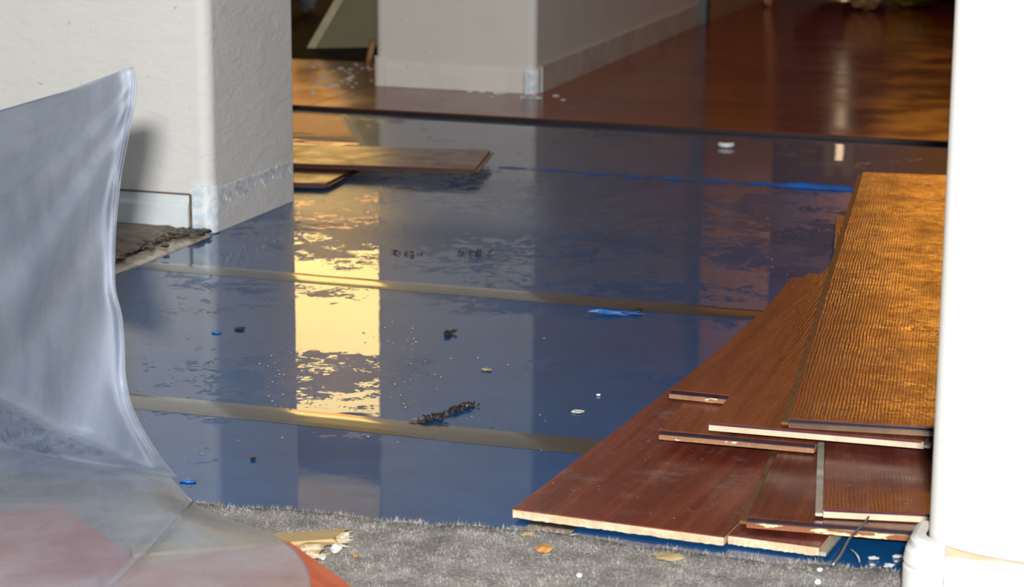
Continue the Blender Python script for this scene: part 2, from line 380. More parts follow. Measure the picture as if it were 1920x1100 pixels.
def prism(name, outline, z0, z1, mat, parent=None):
    n = len(outline); V = [(p[0], p[1], z0) for p in outline] + [(p[0], p[1], z1) for p in outline]
    Fc = [[i, (i + 1) % n, n + (i + 1) % n, n + i] for i in range(n)] + [list(range(n))[::-1], list(range(n, 2 * n))]
    bm = bmesh.new(); vs = [bm.verts.new(v) for v in V]
    for f in Fc: bm.faces.new([vs[i] for i in f])
    return from_bm(name, bm, mat, parent)
def tube(name, pts, r, mat, parent=None, seg=6, taper=1.0):
    V, Fc = [], []; n = len(pts)
    for i, p in enumerate(pts):
        p = Vector(p); a = Vector(pts[max(0, i - 1)]); b = Vector(pts[min(n - 1, i + 1)]); d = (b - a).normalized()
        u = d.cross(Vector((0, 0, 1))); u = u.normalized() if u.length > 1e-4 else Vector((1, 0, 0)); v = u.cross(d)
        rr = r * (1 + (taper - 1) * i / (n - 1))
        for k in range(seg): V.append(p + (u * math.cos(2 * PI * k / seg) + v * math.sin(2 * PI * k / seg)) * rr)
    for i in range(n - 1):
        for k in range(seg):
            Fc.append([i * seg + k, i * seg + (k + 1) % seg, (i + 1) * seg + (k + 1) % seg, (i + 1) * seg + k])
    Fc += [list(range(seg))[::-1], list(range((n - 1) * seg, n * seg))]
    return from_py(name, V, Fc, mat, parent, True)
def chunk(name, loc, size, mat, rz=0.0, seed=0, sub=2, jit=0.25, parent=None, sink=0.35):
    """an irregular flake or crumb of given (x, y, z) size resting on z = loc.z"""
    rnd = random.Random(seed); bm = bmesh.new(); bmesh.ops.create_icosphere(bm, subdivisions=sub, radius=0.5)
    for v in bm.verts:
        k = 1 + rnd.uniform(-jit, jit); v.co = Vector((v.co.x * size[0] * k, v.co.y * size[1] * k, v.co.z * size[2] * k))
    lo = min(v.co.z for v in bm.verts)
    for v in bm.verts: v.co.z -= lo
    o = from_bm(name, bm, mat, parent); o.location = loc; o.rotation_euler = (0, 0, rz); return o
def st(o): return tag(o, kind='structure')

# ------------------------------------------------------------------ measured lines of the room
XC = G(397, 440).x                       # corner of the plastered stub wall
YW0 = G(397, 440).y; YW1 = G(556, 375).y
Y2 = (G(705, 160, 0.01).y + G(1003, 176, 0.01).y) / 2
X2L = G(704, 160, 0.01).x; X2R = G(1003, 176, 0.01).x
Y2B = G(1297, 45, 0.01).y
Y_EDGE = 4.80
H = 2.66

# ------------------------------------------------------------------ structure
st(box('floor_slab', -6.5, 2.6, -1.5, 10.4, -0.08, -0.004, M['subfloor']))
Y_LAMR = 8.9
yl = G(620, 113, 0.01).y                 # far edge of laminate behind the stub wall
fl = box('floor', X2L - 0.01, 2.4, Y_EDGE, Y_LAMR, -0.003, 0.0095, M['floor'], None, 0.0008); st(fl)
fl2 = box('floor_annex', -4.6, X2L - 0.012, Y_EDGE, yl, -0.003, 0.0095, M['floor'], None, 0.0008); st(fl2)
e = box('trim_1', -4.6, 2.4, Y_EDGE - 0.005, Y_EDGE - 0.0005, 0.0004, 0.0088, M['floor_edge']); st(e)
wl = prism('wall_left', rounded([(-5.6, YW0), (XC, YW0), (XC, YW1), (-5.6, YW1)], [0, .022, .012, 0]), 0.0003, H, M['wall']); st(wl)
w2 = prism('wall_middle', rounded([(X2L, Y2), (X2R, Y2), (X2R - 0.03, Y2B), (X2L, Y2B)], [.018, .018, 0, 0]), 0.0, H, M['wall_mid']); st(w2)
PXR = GY(1738, 1000, 2.0).x
wr = prism('wall_right', rounded([(PXR, 2.0), (2.4, 2.0), (2.4, 2.13), (PXR, 2.13)], [.015, 0, 0, .015]), -0.002, H, M['wall_near']); st(wr)
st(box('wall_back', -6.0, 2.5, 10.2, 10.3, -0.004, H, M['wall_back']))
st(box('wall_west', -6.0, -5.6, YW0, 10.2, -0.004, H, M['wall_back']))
st(box('wall_east', 2.4, 2.5, 2.0, 10.2, -0.004, H, M['wall_back']))
st(box('ceiling', -6.0, 2.5, 1.4, 10.3, H, H + 0.08, M['ceiling']))
# side wall beyond the middle block: blue-grey corner bead and ochre panelled casing
st(box('trim_2', X2R - 0.06, X2R - 0.004, Y2B, Y2B + 0.05, 0.009, H, M['corner_blue'], None, 0.004))
pan = box('wall_panel', X2R - 0.16, X2R - 0.02, Y2B + 0.05, Y2B + 1.1, 0.009, H, M['ochre']); st(pan)

# ------------------------------------------------------------------ windows (all above the frame; seen mirrored in the wet floor)
def window(name, xa, xb, splits, mats, y=10.2):
    r = empty(name, ((xa + xb) / 2, y - 0.03, splits[0])); st(r)
    for i in range(len(splits) - 1):
        o = box('pane', xa, xb, y - 0.03, y - 0.02, splits[i] + 0.02, splits[i + 1] - 0.02, mats[i]); o.parent = r; o.matrix_parent_inverse = Matrix.Translation(-r.location)
    bm = bmesh.new(); fw = 0.05
    add_box(bm, xa - fw, xa, y - 0.06, y, splits[0] - fw, splits[-1] + fw); add_box(bm, xb, xb + fw, y - 0.06, y, splits[0] - fw, splits[-1] + fw)
    for s in splits: add_box(bm, xa, xb, y - 0.055, y, s - 0.02, s + 0.02)
    o = from_bm('window_frame', bm, M['frame'], r); o.matrix_parent_inverse = Matrix.Translation(-r.location)
    return r
window('window_1', -5.3, -3.45, [0.50, 0.98, 1.42, 2.38], [M['glow_low'], M['glow_mid'], M['glow_up']])
window('window_2', -1.72, -0.2, [1.07, 2.18], [M['glow_east']])
window('window_3', -1.905, -1.868, [0.12, 0.95], [M['glow_slit']])

# ------------------------------------------------------------------ baseboards and trims
bbh = 0.060
def strip_x(name, x0, x1, y, z0, z1, t_, mat):
    """baseboard lying against a wall facing -y: ogee top"""
    prof = [(0, z0), (0, z1), (-t_ * 0.35, z1), (-t_ * 0.5, z1 - 0.006), (-t_ * 0.5, z1 - 0.012), (-t_ * 0.8, z1 - 0.016), (-t_, z1 - 0.020), (-t_, z0)]
    V = [(x0, y + p[0], p[1]) for p in prof] + [(x1, y + p[0], p[1]) for p in prof]; n = len(prof)
    bm = bmesh.new(); vs = [bm.verts.new(v) for v in V]
    for i in range(n): bm.faces.new([vs[i], vs[(i + 1) % n], vs[n + (i + 1) % n], vs[n + i]])
    bm.faces.new(vs[:n]); bm.faces.new(vs[n:]); return from_bm(name, bm, mat)
zt = 0.062
xb = GY(352, 400, YW0 - 0.012).x
st(strip_x('baseboard_left', -4.5, xb, YW0, 0.004, zt + 0.004, 0.012, M['white_trim']))
st(box('trim_9', -4.5, xb + 0.003, YW0 - 0.0075, YW0 + 0.001, zt + 0.0035, zt + 0.0052, M['dirt_line']))
st(box('trim_10', xb + 0.0002, xb + 0.004, YW0 - 0.006, YW0 + 0.001, 0.004, zt + 0.004, M['dirt_line']))
# pale blue-white block wrapped round the bullnose corner
pts = rounded([(GY(360, 400, YW0).x, YW0 - 0.004), (XC + 0.004, YW0 - 0.004), (XC + 0.004, YW0 + 0.02), (GY(360, 400, YW0).x, YW0 + 0.02)], [0, .024, 0, 0])
st(prism('trim_3', pts, 0.002, 0.082, M['blue_block']))
# paint residue band on the side face of the stub wall, ragged top edge
bm = bmesh.new(); rnd = random.Random(3); n = 60; prev = None; wob = 0.0
for i in range(n + 1):
    y = YW0 + 0.028 + (YW1 - YW0 - 0.042) * i / n
    top = 0.074 + rnd.uniform(-0.002, 0.002); wob = 0.6 * wob + rnd.gauss(0, 0.0045); bot = 0.044 + wob + 0.014 * (i / n)
    a = bm.verts.new((XC + 0.0012, y, top)); b = bm.verts.new((XC + 0.0012, y, min(bot, top - 0.006)))
    c_ = bm.verts.new((XC - 0.001, y, top)); d_ = bm.verts.new((XC - 0.001, y, min(bot, top - 0.006)))
    if prev: 
        bm.faces.new([prev[0], a, b, prev[1]]); bm.faces.new([prev[2], c_, a, prev[0]]); bm.faces.new([prev[1], b, d_, prev[3]])
    prev = (a, b, c_, d_)
st(from_bm('trim_4', bm, M['residue']))
# middle wall: front skirting, corner cap, side skirting
st(strip_x('baseboard_middle', X2L + 0.03, X2R - 0.028, Y2, 0.010, 0.010 + 0.060, 0.008, M['trim_dirty']))
st(prism('trim_5', rounded([(X2R - 0.026, Y2 - 0.006), (X2R + 0.006, Y2 - 0.006), (X2R + 0.006, Y2 + 0.025), (X2R - 0.026, Y2 + 0.025)], [.004, .02, 0, 0]), 0.0098, 0.070, M['blue_block']))
st(prism('trim_6', rounded([(X2L - 0.006, Y2 - 0.006), (X2L + 0.026, Y2 - 0.006), (X2L + 0.026, Y2 + 0.02), (X2L - 0.006, Y2 + 0.02)], [.02, .004, 0, 0]), 0.0098, 0.082, M['trim_dirty']))
p0 = Vector((X2R, Y2)); p1 = Vector((X2R - 0.03, Y2B))
st(prism('baseboard_side', [(X2R - 0.002, Y2 + 0.03), (X2R + 0.009, Y2 + 0.03), (X2R - 0.03 + 0.009, Y2B - 0.002), (X2R - 0.034, Y2B - 0.002)], 0.0098, 0.072, M['trim_side']))
# near wall: round corner skirting block, straight skirting
zc = GY(1773, 1026, 1.98).z
base_top = GY(1850, 1060, 1.985).z
def corner_cap(name, cx, cy, r0, z0, z1, mat):
    prof = [(r0, z0), (r0, z1 - 0.030), (r0 - 0.0015, z1 - 0.027), (r0, z1 - 0.024), (r0 - 0.002, z1 - 0.014), (r0 - 0.006, z1 - 0.010), (r0 - 0.006, z1 - 0.004), (r0 - 0.011, z1), (r0 - 0.020, z1)]
    V, Fc = [], []; N = 18; a0, a1 = PI, 1.5 * PI + 0.0; path = []
    x1 = cx + 0.0035
    path.append((cx, cy + 0.035, -1, 0)); 
    for k in range(N + 1):
        a = a0 + (a1 - a0) * k / N; path.append((cx, cy, math.cos(a), math.sin(a)))
    path.append((x1, cy, 0, -1))
    for (px_, py_, nx, ny) in path:
        for (r, z) in prof: V.append((px_ + nx * r, py_ + ny * r, z))
    m_ = len(prof)
    for i in range(len(path) - 1):
        for j in range(m_ - 1): Fc.append([i * m_ + j, (i + 1) * m_ + j, (i + 1) * m_ + j + 1, i * m_ + j + 1])
    Fc.append([(len(path) - 1) * m_ + j for j in range(m_)] ); 
    return from_py(name, V, Fc, mat, None, False)
cc = corner_cap('trim_7', PXR + 0.0150, 2.015, 0.0375, 0.0, zc, M['trim_near']); st(cc)
st(strip_x('baseboard_right', PXR + 0.0195, 2.3, 2.0, 0.0, base_top, 0.013, M['trim_near']))

V = []; Fc = []
for i in range(31):
    u = i / 30; x = PXR + 0.019 + u * 0.22; g_ = 0.0085 * math.exp(-u * 7) + 0.0012
    V += [(x, 1.9965, base_top - 0.001), (x, 1.9965, base_top + g_), (x, 2.0005, base_top + g_), (x, 2.0005, base_top - 0.001)]
for i in range(30):
    for k in range(4): Fc.append([i * 4 + k, (i + 1) * 4 + k, (i + 1) * 4 + (k + 1) % 4, i * 4 + (k + 1) % 4])
st(from_py('trim_8', V, Fc, M['caulk']))

# ------------------------------------------------------------------ blue underlay strips, tapes
XU0 = XC - 0.004; XU1 = 1.6
YB = G(800, 540).y; YT = G(700, 797).y; YS = G(1300, 336).y
def carpet_y(x):                          # cut edge of the near carpet
    pts_ = [G(*p) for p in ((212, 915), (372, 950), (480, 960), (600, 967), (760, 984), (960, 1000), (1060, 1005), (1130, 1020), (1200, 1035), (1330, 1046), (1430, 1054), (1560, 1066), (1690, 1080))]
    xs = [p.x for p in pts_]; ys = [p.y for p in pts_]
    return float(np.interp(x, xs, ys))
def strip(name, y0, y1, label):
    XF = -4.6
    if y1 <= YW1: ol = [(XU0, y0), (XU1, y0), (XU1, y1), (XU0, y1)]
    else: ol = [(XF, y0), (XU1, y0), (XU1, y1), (XF, y1)]
    return tag(prism(name, ol, -0.0035, 0.0, M['underlay']), label, 'underlay', 'blue underlay strips')
strip('foam_underlay', 1.90, YT, 'wet blue foam underlay strip next to the grey carpet edge')
strip('foam_underlay', YT + 0.0005, YB, 'wet blue foam underlay strip between the two grey tapes')
strip('foam_underlay', YB + 0.0005, YS, 'wet blue foam underlay strip between the farther grey tape and the raised blue seam')
strip('foam_underlay', YS + 0.0005, Y_EDGE + 0.3, 'wet blue foam underlay strip tucked under the laid brown laminate floor')

def tape(name, y, wd, x0, x1, mat, label, grp=None, ang=0.0, z=0.0):
    n = 90; V, Fc = [], []; rnd = random.Random(int(y * 100)); m_ = 7
    for i in range(n + 1):
        x = x0 + (x1 - x0) * i / n; j1 = rnd.uniform(-0.0008, 0.0008) + 0.0015 * math.sin(i * 0.33)
        for k in range(m_):
            u = k / (m_ - 1) - 0.5
            zz = z + 0.0004 + 0.0010 * (1 - (2 * u) ** 2) + (0.0008 * math.exp(-((u - 0.12) / 0.06) ** 2))
            V.append((x, y + u * wd + j1, zz if abs(u) < 0.5 else z + 0.0002))
    for i in range(n):
        for k in range(m_ - 1): Fc.append([i * m_ + k, (i + 1) * m_ + k, (i + 1) * m_ + k + 1, i * m_ + k + 1])
    o = from_py(name, V, Fc, mat, None, True); return tag(o, label, 'tape', grp)
tape('joint_tape', YT, 0.062, XU0 + 0.02, 0.4, M['tape'], 'wet grey joint tape across the blue underlay, the one closer to the carpet', 'grey joint tapes')
tape('joint_tape', YB, 0.060, XU0 + 0.02, 0.4, M['tape'], 'wet grey joint tape running from the plastered corner towards the plank pile', 'grey joint tapes')
# dark tape remnant under the end of the big cut plank
a = G(962, 1010); b = G(1005, 980); c_ = G(1090, 985); d_ = G(1058, 1015)
o = from_py('tape_remnant', [v + Vector((0, 0, z)) for z in (0.0004, 0.0014) for v in (a, d_, c_ + Vector((0, .12, 0)), b + Vector((0, .12, 0)))],
            [[0, 3, 2, 1], [4, 5, 6, 7], [0, 1, 5, 4], [1, 2, 6, 5], [2, 3, 7, 6], [3, 0, 4, 7]], M['tape_dark'])
tag(o, 'dark grey tape remnant poking out under the cream end of the big cut plank', 'tape')
# raised blue seam (curled edge of the farther strip)
prof_pts = []
n = 80; V, Fc = [], []
xa_, xb_ = G(940, 312).x, G(1600, 357).x
for i in range(n + 1):
    u = i / n; x = xa_ + (xb_ + 0.25 - xa_) * u
    hgt = 0.001 + 0.0022 * min(1, u * 1.4) + 0.0065 * math.exp(-((u - 0.66) / 0.07) ** 2) + 0.0014 * math.sin(i * 0.9)
    y = YS - 0.006 + 0.004 * math.sin(i * 0.21)
    for (dy, dz) in ((-0.010, 0.0002), (-0.005, hgt * 0.7), (0.0, hgt), (0.006, hgt * 0.8), (0.012, 0.0002)): V.append((x, y + dy, dz))
for i in range(n):
    for k in range(4): Fc.append([i * 5 + k, (i + 1) * 5 + k, (i + 1) * 5 + k + 1, i * 5 + k + 1])
tag(from_py('underlay_seam', V, Fc, M['blue_edge'], None, True), 'bright blue raised underlay seam crossing the floor beyond the tapes', 'seam')

# ------------------------------------------------------------------ planks
TK = 0.009
def plank(mat, FL, TL, z, width, length, label, front='cut', left='groove', right=None, core='core', lip='lip_tan', tilt=0.0, twist=0.0, group='loose laminate planks', tk=TK, origin='fl'):
    """FL, TL: measured points on the long edge (front corner and any farther point), at top height z"""
    a = G(FL[0], FL[1], z); b = G(TL[0], TL[1], z); rz = math.atan2(b.y - a.y, b.x - a.x) - PI / 2
    r = empty('laminate_plank', (a.x, a.y, z - tk), rz); r.rotation_euler = (tilt, twist, rz)
    tag(r, label, 'plank', group)
    W, L = width, length; rnd = random.Random(int(FL[0]))
    # core with a slightly ragged sawn front
    bm = bmesh.new(); add_box(bm, 0.0006, W - 0.0006, 0.0006, L - 0.0006, 0, tk - 0.0012)
    if front == 'cut':
        bmesh.ops.subdivide_edges(bm, edges=[e for e in bm.edges if abs(e.verts[0].co.x - e.verts[1].co.x) > W * 0.5 and e.verts[0].co.y < 0.01], cuts=60)
        for v in bm.verts:
            if v.co.y < 0.01 and v.co.z < 0.001: v.co.z += rnd.uniform(0, 0.0010); v.co.y += rnd.uniform(0, 0.0012)
    from_bm('core_board', bm, M[core], r)
    # decor layer with a small chamfer
    bm = bmesh.new(); add_box(bm, 0, W, 0, L, tk - 0.0012, tk)
    top = [e for e in bm.edges if all(v.co.z > tk - 1e-5 for v in e.verts)]
    bmesh.ops.bevel(bm, geom=top, offset=0.0009, segments=1, affect='EDGES')
    from_bm('decor_layer', bm, mat, r)
    if front == 'lip':
        bm = bmesh.new(); add_box(bm, 0.001, W - 0.001, -0.0095, 0.0002, 0.0008, tk * 0.50, 0.0006); add_box(bm, 0.001, W - 0.001, -0.0095, -0.0075, tk * 0.45, tk * 0.66, 0.0004)
        from_bm('locking_lip', bm, M[lip], r)
        bm = bmesh.new(); add_box(bm, 0.001, W - 0.001, -0.0012, 0.0001, tk * 0.50, tk - 0.0004); from_bm('painted_edge', bm, M['edge_dark'], r)
    elif front == 'purple':
        bm = bmesh.new(); add_box(bm, 0.001, W - 0.003, -0.0007, 0.0001, tk * 0.74, tk - 0.0002); from_bm('painted_edge', bm, M['edge_purple'], r)
    if left == 'lip':
        bm = bmesh.new(); add_box(bm, -0.0075, 0.0002, 0.0, L, 0.0012, tk * 0.5, 0.0006); from_bm('locking_tongue', bm, M['lip_olive' if core != 'core_pale' else 'lip_grey'], r)
    elif left == 'tongue':
        bm = bmesh.new(); add_box(bm, -0.005, 0.0002, 0.0, L, tk * 0.35, tk * 0.62, 0.0008); from_bm('locking_tongue', bm, M['core_brown'], r)
    if right == 'lip':
        bm = bmesh.new(); add_box(bm, W - 0.0002, W + 0.007, 0.0, L, 0.0012, tk * 0.5, 0.0006); from_bm('locking_tongue', bm, M['lip_grey'], r)
    return r

# the pile, bottom layer first
zP = 0.014
P1 = plank(M['wood_red'], (960, 953), (1550, 503), zP, 0.2275, 1.46, 'long red-brown laminate plank with a broad cream sawn end, lowest and longest-showing of the pile', 'cut', 'none', tk=0.0105)
P2 = plank(M['wood_dusty'], (1364, 1002), (1450, 905), zP - 0.001, 0.094, 1.0, 'narrow dusty plank piece with a cream end butted against the big cut plank', 'cut', 'none', 'lip', tk=0.0105)
P2.rotation_euler = (0, 0, P1.rotation_euler.z)
zC = 0.0255
plank(M['wood_dark'], (1400, 969), (1452, 858), zC, 0.235, 0.9, 'dark wine-red laminate plank with a chipped brown lip just above the blue underlay', 'lip', 'lip', core='core_brown', lip='lip_chipped')
plank(M['wood_dusty'], (1543, 954), (1546, 836), 0.036, 0.20, 0.52, 'small dusty plum-brown plank with pale edges beside the white wall end', 'purple', 'lip', core='core_pale')
plank(M['wood_brown'], (1237, 806), (1318, 712), 0.0358, 0.177, 0.85, 'red-brown laminate plank with a scuffed tan lip under the two upper boards', 'lip', 'none', core='core_brown', lip='lip_tan')
plank(M['wood_brown'], (1257, 730), (1330, 668), 0.0462, 0.23, 0.70, 'laminate plank showing only a short purple-edged corner, sandwiched in the pile', 'lip', 'none', core='core_brown', lip='lip_tan')
plank(M['wood_brown'], (1328, 792), (1550, 505), 0.057, 0.236, 1.02, 'warm brown laminate plank with a cream cut end directly beneath the golden plank', 'purple', 'none', 'lip', core='core_pale')
plank(M['wood_gold'], (1478, 784), (1617, 322), 0.068, 0.235, (G(1478, 784, .068) - G(1617, 322, .068)).length, 'wet golden-brown laminate plank glowing on top of the pile', 'lip', 'lip', core='core_brown', lip='lip_olive')
plank(M['wood_brown'], (1560, 520), (1568, 404), 0.0245, 0.18, (G(1560, 520, .0245) - G(1568, 404, .0245)).length, 'laminate plank of which only a thin far end peeks out beside the golden one', 'cut', 'none', core='core_brown')

# the two planks by the stub wall: long edge runs across
def plank_x(mat, FR, BR, z, length, label, tk=TK, lift=0.0, end_shift=None):
    a = G(FR[0], FR[1], z); b = G(BR[0], BR[1], z); d = b - a; W = d.length
    rz = math.atan2(d.y, d.x) - PI / 2
    return a, b, W, rz
def skew_plank(mat, FRp, BRp, FLp, z, length, label):
    a = G(*FRp, z); b = G(*BRp, z); f = G(*FLp, z)
    ux = (f - a).normalized(); wv = b - a
    r = empty('laminate_plank', (a.x, a.y, z - TK)); tag(r, label, 'plank', 'loose laminate planks')
    def prism_at(name, pts, z0, z1, m_):
        V = [(p.x, p.y, z0) for p in pts] + [(p.x, p.y, z1) for p in pts]
        bm = bmesh.new(); vs = [bm.verts.new(v) for v in V]
        for fc in ([3, 2, 1, 0], [4, 5, 6, 7], [0, 1, 5, 4], [1, 2, 6, 5], [2, 3, 7, 6], [3, 0, 4, 7]): bm.faces.new([vs[k] for k in fc])
        return from_bm(name, bm, m_, r)
    Z = Vector((0, 0, 0)); P = [Z, wv, wv + ux * length, ux * length]
    n = Vector((-ux.y, ux.x, 0)); n = n if n.dot(wv) < 0 else -n       # towards the viewer
    prism_at('core_board', [p for p in P], 0, TK - 0.0012, M['core_dark'])
    o = prism_at('decor_layer', P, TK - 0.0012, TK, mat)
    prism_at('locking_lip', [n * 0.008, Z, ux * length, ux * length + n * 0.008], 0.0008, TK * 0.5, M['core_dark'])
    prism_at('locking_tongue', [Z - ux * 0.007, wv - ux * 0.007, wv, Z], TK * 0.15, TK * 0.5, M['core_dark'])
    return r
M['wood_far_x'] = None
def rot_wood(src):
    m2 = src.copy(); m2.name = src.name + '_across'
    for nd in m2.node_tree.nodes:
        if nd.type == 'MAPPING':
            s = nd.inputs['Scale'].default_value; x, y = s[0], s[1]; s[0], s[1] = y, x
        if nd.type == 'TEX_WAVE': nd.bands_direction = 'Y'
    return m2
wfx = rot_wood(M['wood_far'])
skew_plank(wfx, (891, 316), (919, 281), (560, 306), 0.0245, 1.15, 'brown laminate plank lying across another beside the white stub wall')
skew_plank(wfx, (611, 343), (668, 314), (560, 342), 0.0125, 0.9, 'short end of an amber-lit laminate plank tucked below another by the stub wall')
# two boards under the plastic sheet
o = plank(M['wood_orange'], (665, 1100), (548, 1019), 0.022, 0.23, 1.1, 'orange-red laminate plank whose pointed edge shows beyond the plastic sheet')
def side_plank(r, A, B, z, width, label, mat):
    a = G(*A, z); b = G(*B, z)
rr = o
def under_plank(A, B, back, z, width, label, mat):
    """A->B is the right-hand long edge seen in the photo, board extends to its other side"""
    a = G(*A, z); b = G(*B, z); d = (a - b); L = d.length + back; d.normalize(); n = Vector((d.y, -d.x, 0))
    r = empty('laminate_plank', (b.x, b.y, z - TK), math.atan2(d.y, d.x) - PI / 2); tag(r, label, 'plank', 'loose laminate planks')
    box('core_board', 0.0006, width - 0.0006, 0, L, 0, TK - 0.0012, M['core_brown'], r)
    bm = bmesh.new(); add_box(bm, 0, width, 0, L, TK - 0.0012, TK)
    bmesh.ops.bevel(bm, geom=[e for e in bm.edges if all(v.co.z > TK - 1e-5 for v in e.verts)], offset=0.0009, segments=1, affect='EDGES')
    from_bm('decor_layer', bm, mat, r)
    return r
for ch in list(o.children): bpy.data.objects.remove(ch)
bpy.data.objects.remove(o)
under_plank((665, 1101), (542, 1013), 0.5, 0.0400, 0.19, 'orange-red laminate plank whose slanted edge shows beyond the plastic sheet', M['wood_orange'])
under_plank((273, 1062), (112, 944), 0.55, 0.0300, 0.20, 'red laminate plank lying entirely beneath the plastic sheet', M['wood_orange'])

# broken skirting piece: pale back side up, splintered end
A = G(652, 1021, 0.02); B = G(250, 1052, 0.02); d = (B - A); Lb = d.length
sk = empty('broken_baseboard', (A.x, A.y, 0.0135), math.atan2(d.y, d.x)); tag(sk, 'broken pale pine board with a splintered end poking out from the plastic sheet', 'board')
bm = bmesh.new()
rnd = random.Random(5); ns = 26; m_ = 9
prof = [(-0.033, 0.0), (-0.033, 0.011), (-0.006, 0.0125), (-0.003, 0.009), (0.002, 0.009), (0.004, 0.0125), (0.032, 0.0125), (0.036, 0.008), (0.036, 0.0)]
rows = []; st_ = [rnd.uniform(-0.004, 0.02) + (0.034 if p[0] < -0.004 else -0.004) for p in prof]
for i in range(ns + 1):
    row = []
    for (yy, zz) in prof:
        x = st_[prof.index((yy, zz))] + (Lb - st_[prof.index((yy, zz))]) * i / ns
        row.append(bm.verts.new((x, -yy, zz)))
    rows.append(row)
for i in range(ns):
    for k in range(m_): bm.faces.new([rows[i][k], rows[i][(k + 1) % m_], rows[i + 1][(k + 1) % m_], rows[i + 1][k]])
bm.faces.new(rows[0]); bm.faces.new(rows[-1])
bd = from_bm('board_body', bm, M['pine'], sk)
M['pine_x'] = rot_wood(M['pine']); bd.data.materials[0] = M['pine_x']
bm = bmesh.new()
for i in range(60):
    yy = rnd.uniform(-0.036, 0.033); z_ = rnd.uniform(0.002, 0.011); x = (0.046 if yy > 0.002 else 0.010) + rnd.uniform(-0.006, 0.004); ln = rnd.uniform(0.006, 0.022); wd = rnd.uniform(0.0006, 0.002)
    a_ = rnd.uniform(-0.3, 0.3)
    q = [bm.verts.new(p) for p in ((x, yy - wd, z_), (x, yy + wd, z_), (x, yy, z_ + wd * 1.6), (x - ln * math.cos(a_), yy + ln * math.sin(a_), z_ + rnd.uniform(-0.002, 0.004)))]
    for f in ((0, 1, 3), (1, 2, 3), (2, 0, 3), (0, 2, 1)): bm.faces.new([q[k] for k in f])
from_bm('splintered_end', bm, M['pine_break'], sk)
for i, (px_, py_, s_) in enumerate(((604, 1050, 0.007), (630, 1036, 0.011), (648, 1013, 0.009))):
    c0 = G(px_, py_, 0.012); tag(chunk('plaster_crumb', c0, (s_, s_ * 0.8, s_ * 0.9), M['chip_white'], 0, 40 + i), ['small white crumb by the pointed corner of the broken pine board', 'white crumb lodged against the splintered pine end', 'white crumb at the outer tip of the broken pine board'][i], 'crumb', 'white crumbs around the broken board')

# ------------------------------------------------------------------ carpet
def hfun(x, y): return 0.0025 * math.sin(x * 31 + 2 * math.sin(y * 27)) + 0.002 * math.sin(y * 47 + x * 13)
cp = empty('carpet', (-0.9, 1.6, 0)); tag(cp, 'grey cut-pile carpet with a ragged edge along the blue underlay', 'carpet')
V, Fc = [], []; nx, ny = 120, 40; xs = np.linspace(-2.6, 0.6, nx + 1)
for i, x in enumerate(xs):
    ye = carpet_y(x) + 0.003 * math.sin(x * 90) + 0.002 * math.sin(x * 217)
    for j in range(ny + 1):
        y = ye + (-1.2 - ye) * (j / ny) ** 1.6
        z = 0.007 + hfun(x, y) * 0.5
        if j == 0: z = 0.0005
        V.append((x, y, z))
for i in range(nx):
    for j in range(ny): Fc.append([i * (ny + 1) + j, i * (ny + 1) + j + 1, (i + 1) * (ny + 1) + j + 1, (i + 1) * (ny + 1) + j])
o = from_py('backing', V, Fc, M['carpet'], cp, True); o.matrix_parent_inverse = Matrix.Translation(-cp.location)
rs = np.random.RandomState(4); N = 100000
x = rs.uniform(-1.62, -0.05, N); dy = rs.uniform(0, 1, N) ** 1.0 * 0.36
ye = np.array([carpet_y(v) for v in x]) + 0.003 * np.sin(x * 90) + 0.002 * np.sin(x * 217)
y = ye - dy + rs.uniform(-0.001, 0.002, N)
tuft = np.sin(x * 160 + 3 * np.sin(y * 90)) * np.sin(y * 170 + 2 * np.sin(x * 110))
hgt = 0.0015 + 0.0018 * tuft + rs.uniform(-0.001, 0.0025, N)
z0 = 0.004 + 0.5 * np.array([hfun(a_, b_) for a_, b_ in zip(x, y)])
an = rs.uniform(0, 2 * PI, N); wd = rs.uniform(0.0005, 0.0011, N); lean = rs.normal(0, 0.0036, (N, 2))
edge = dy < 0.006
z0 = np.where(edge, 0.0008, z0)
b0 = np.stack([x - np.cos(an) * wd, y - np.sin(an) * wd, z0], 1); b1 = np.stack([x + np.cos(an) * wd, y + np.sin(an) * wd, z0], 1)
tp = np.stack([x + lean[:, 0], y + lean[:, 1] + np.where(edge, 0.002, 0), z0 + hgt + 0.003], 1)
Vn = np.empty((N * 3, 3)); Vn[0::3] = b0; Vn[1::3] = b1; Vn[2::3] = tp
me = bpy.data.meshes.new('pile'); me.vertices.add(N * 3); me.vertices.foreach_set('co', Vn.ravel())
me.loops.add(N * 3); me.loops.foreach_set('vertex_index', np.arange(N * 3)); me.polygons.add(N)
me.polygons.foreach_set('loop_start', np.arange(N) * 3); me.polygons.foreach_set('loop_total', np.full(N, 3)); me.update(); me.validate()
o = link('pile', me, M['carpet_pile'], cp); o.matrix_parent_inverse = Matrix.Translation(-cp.location); o['kind'] = 'stuff'

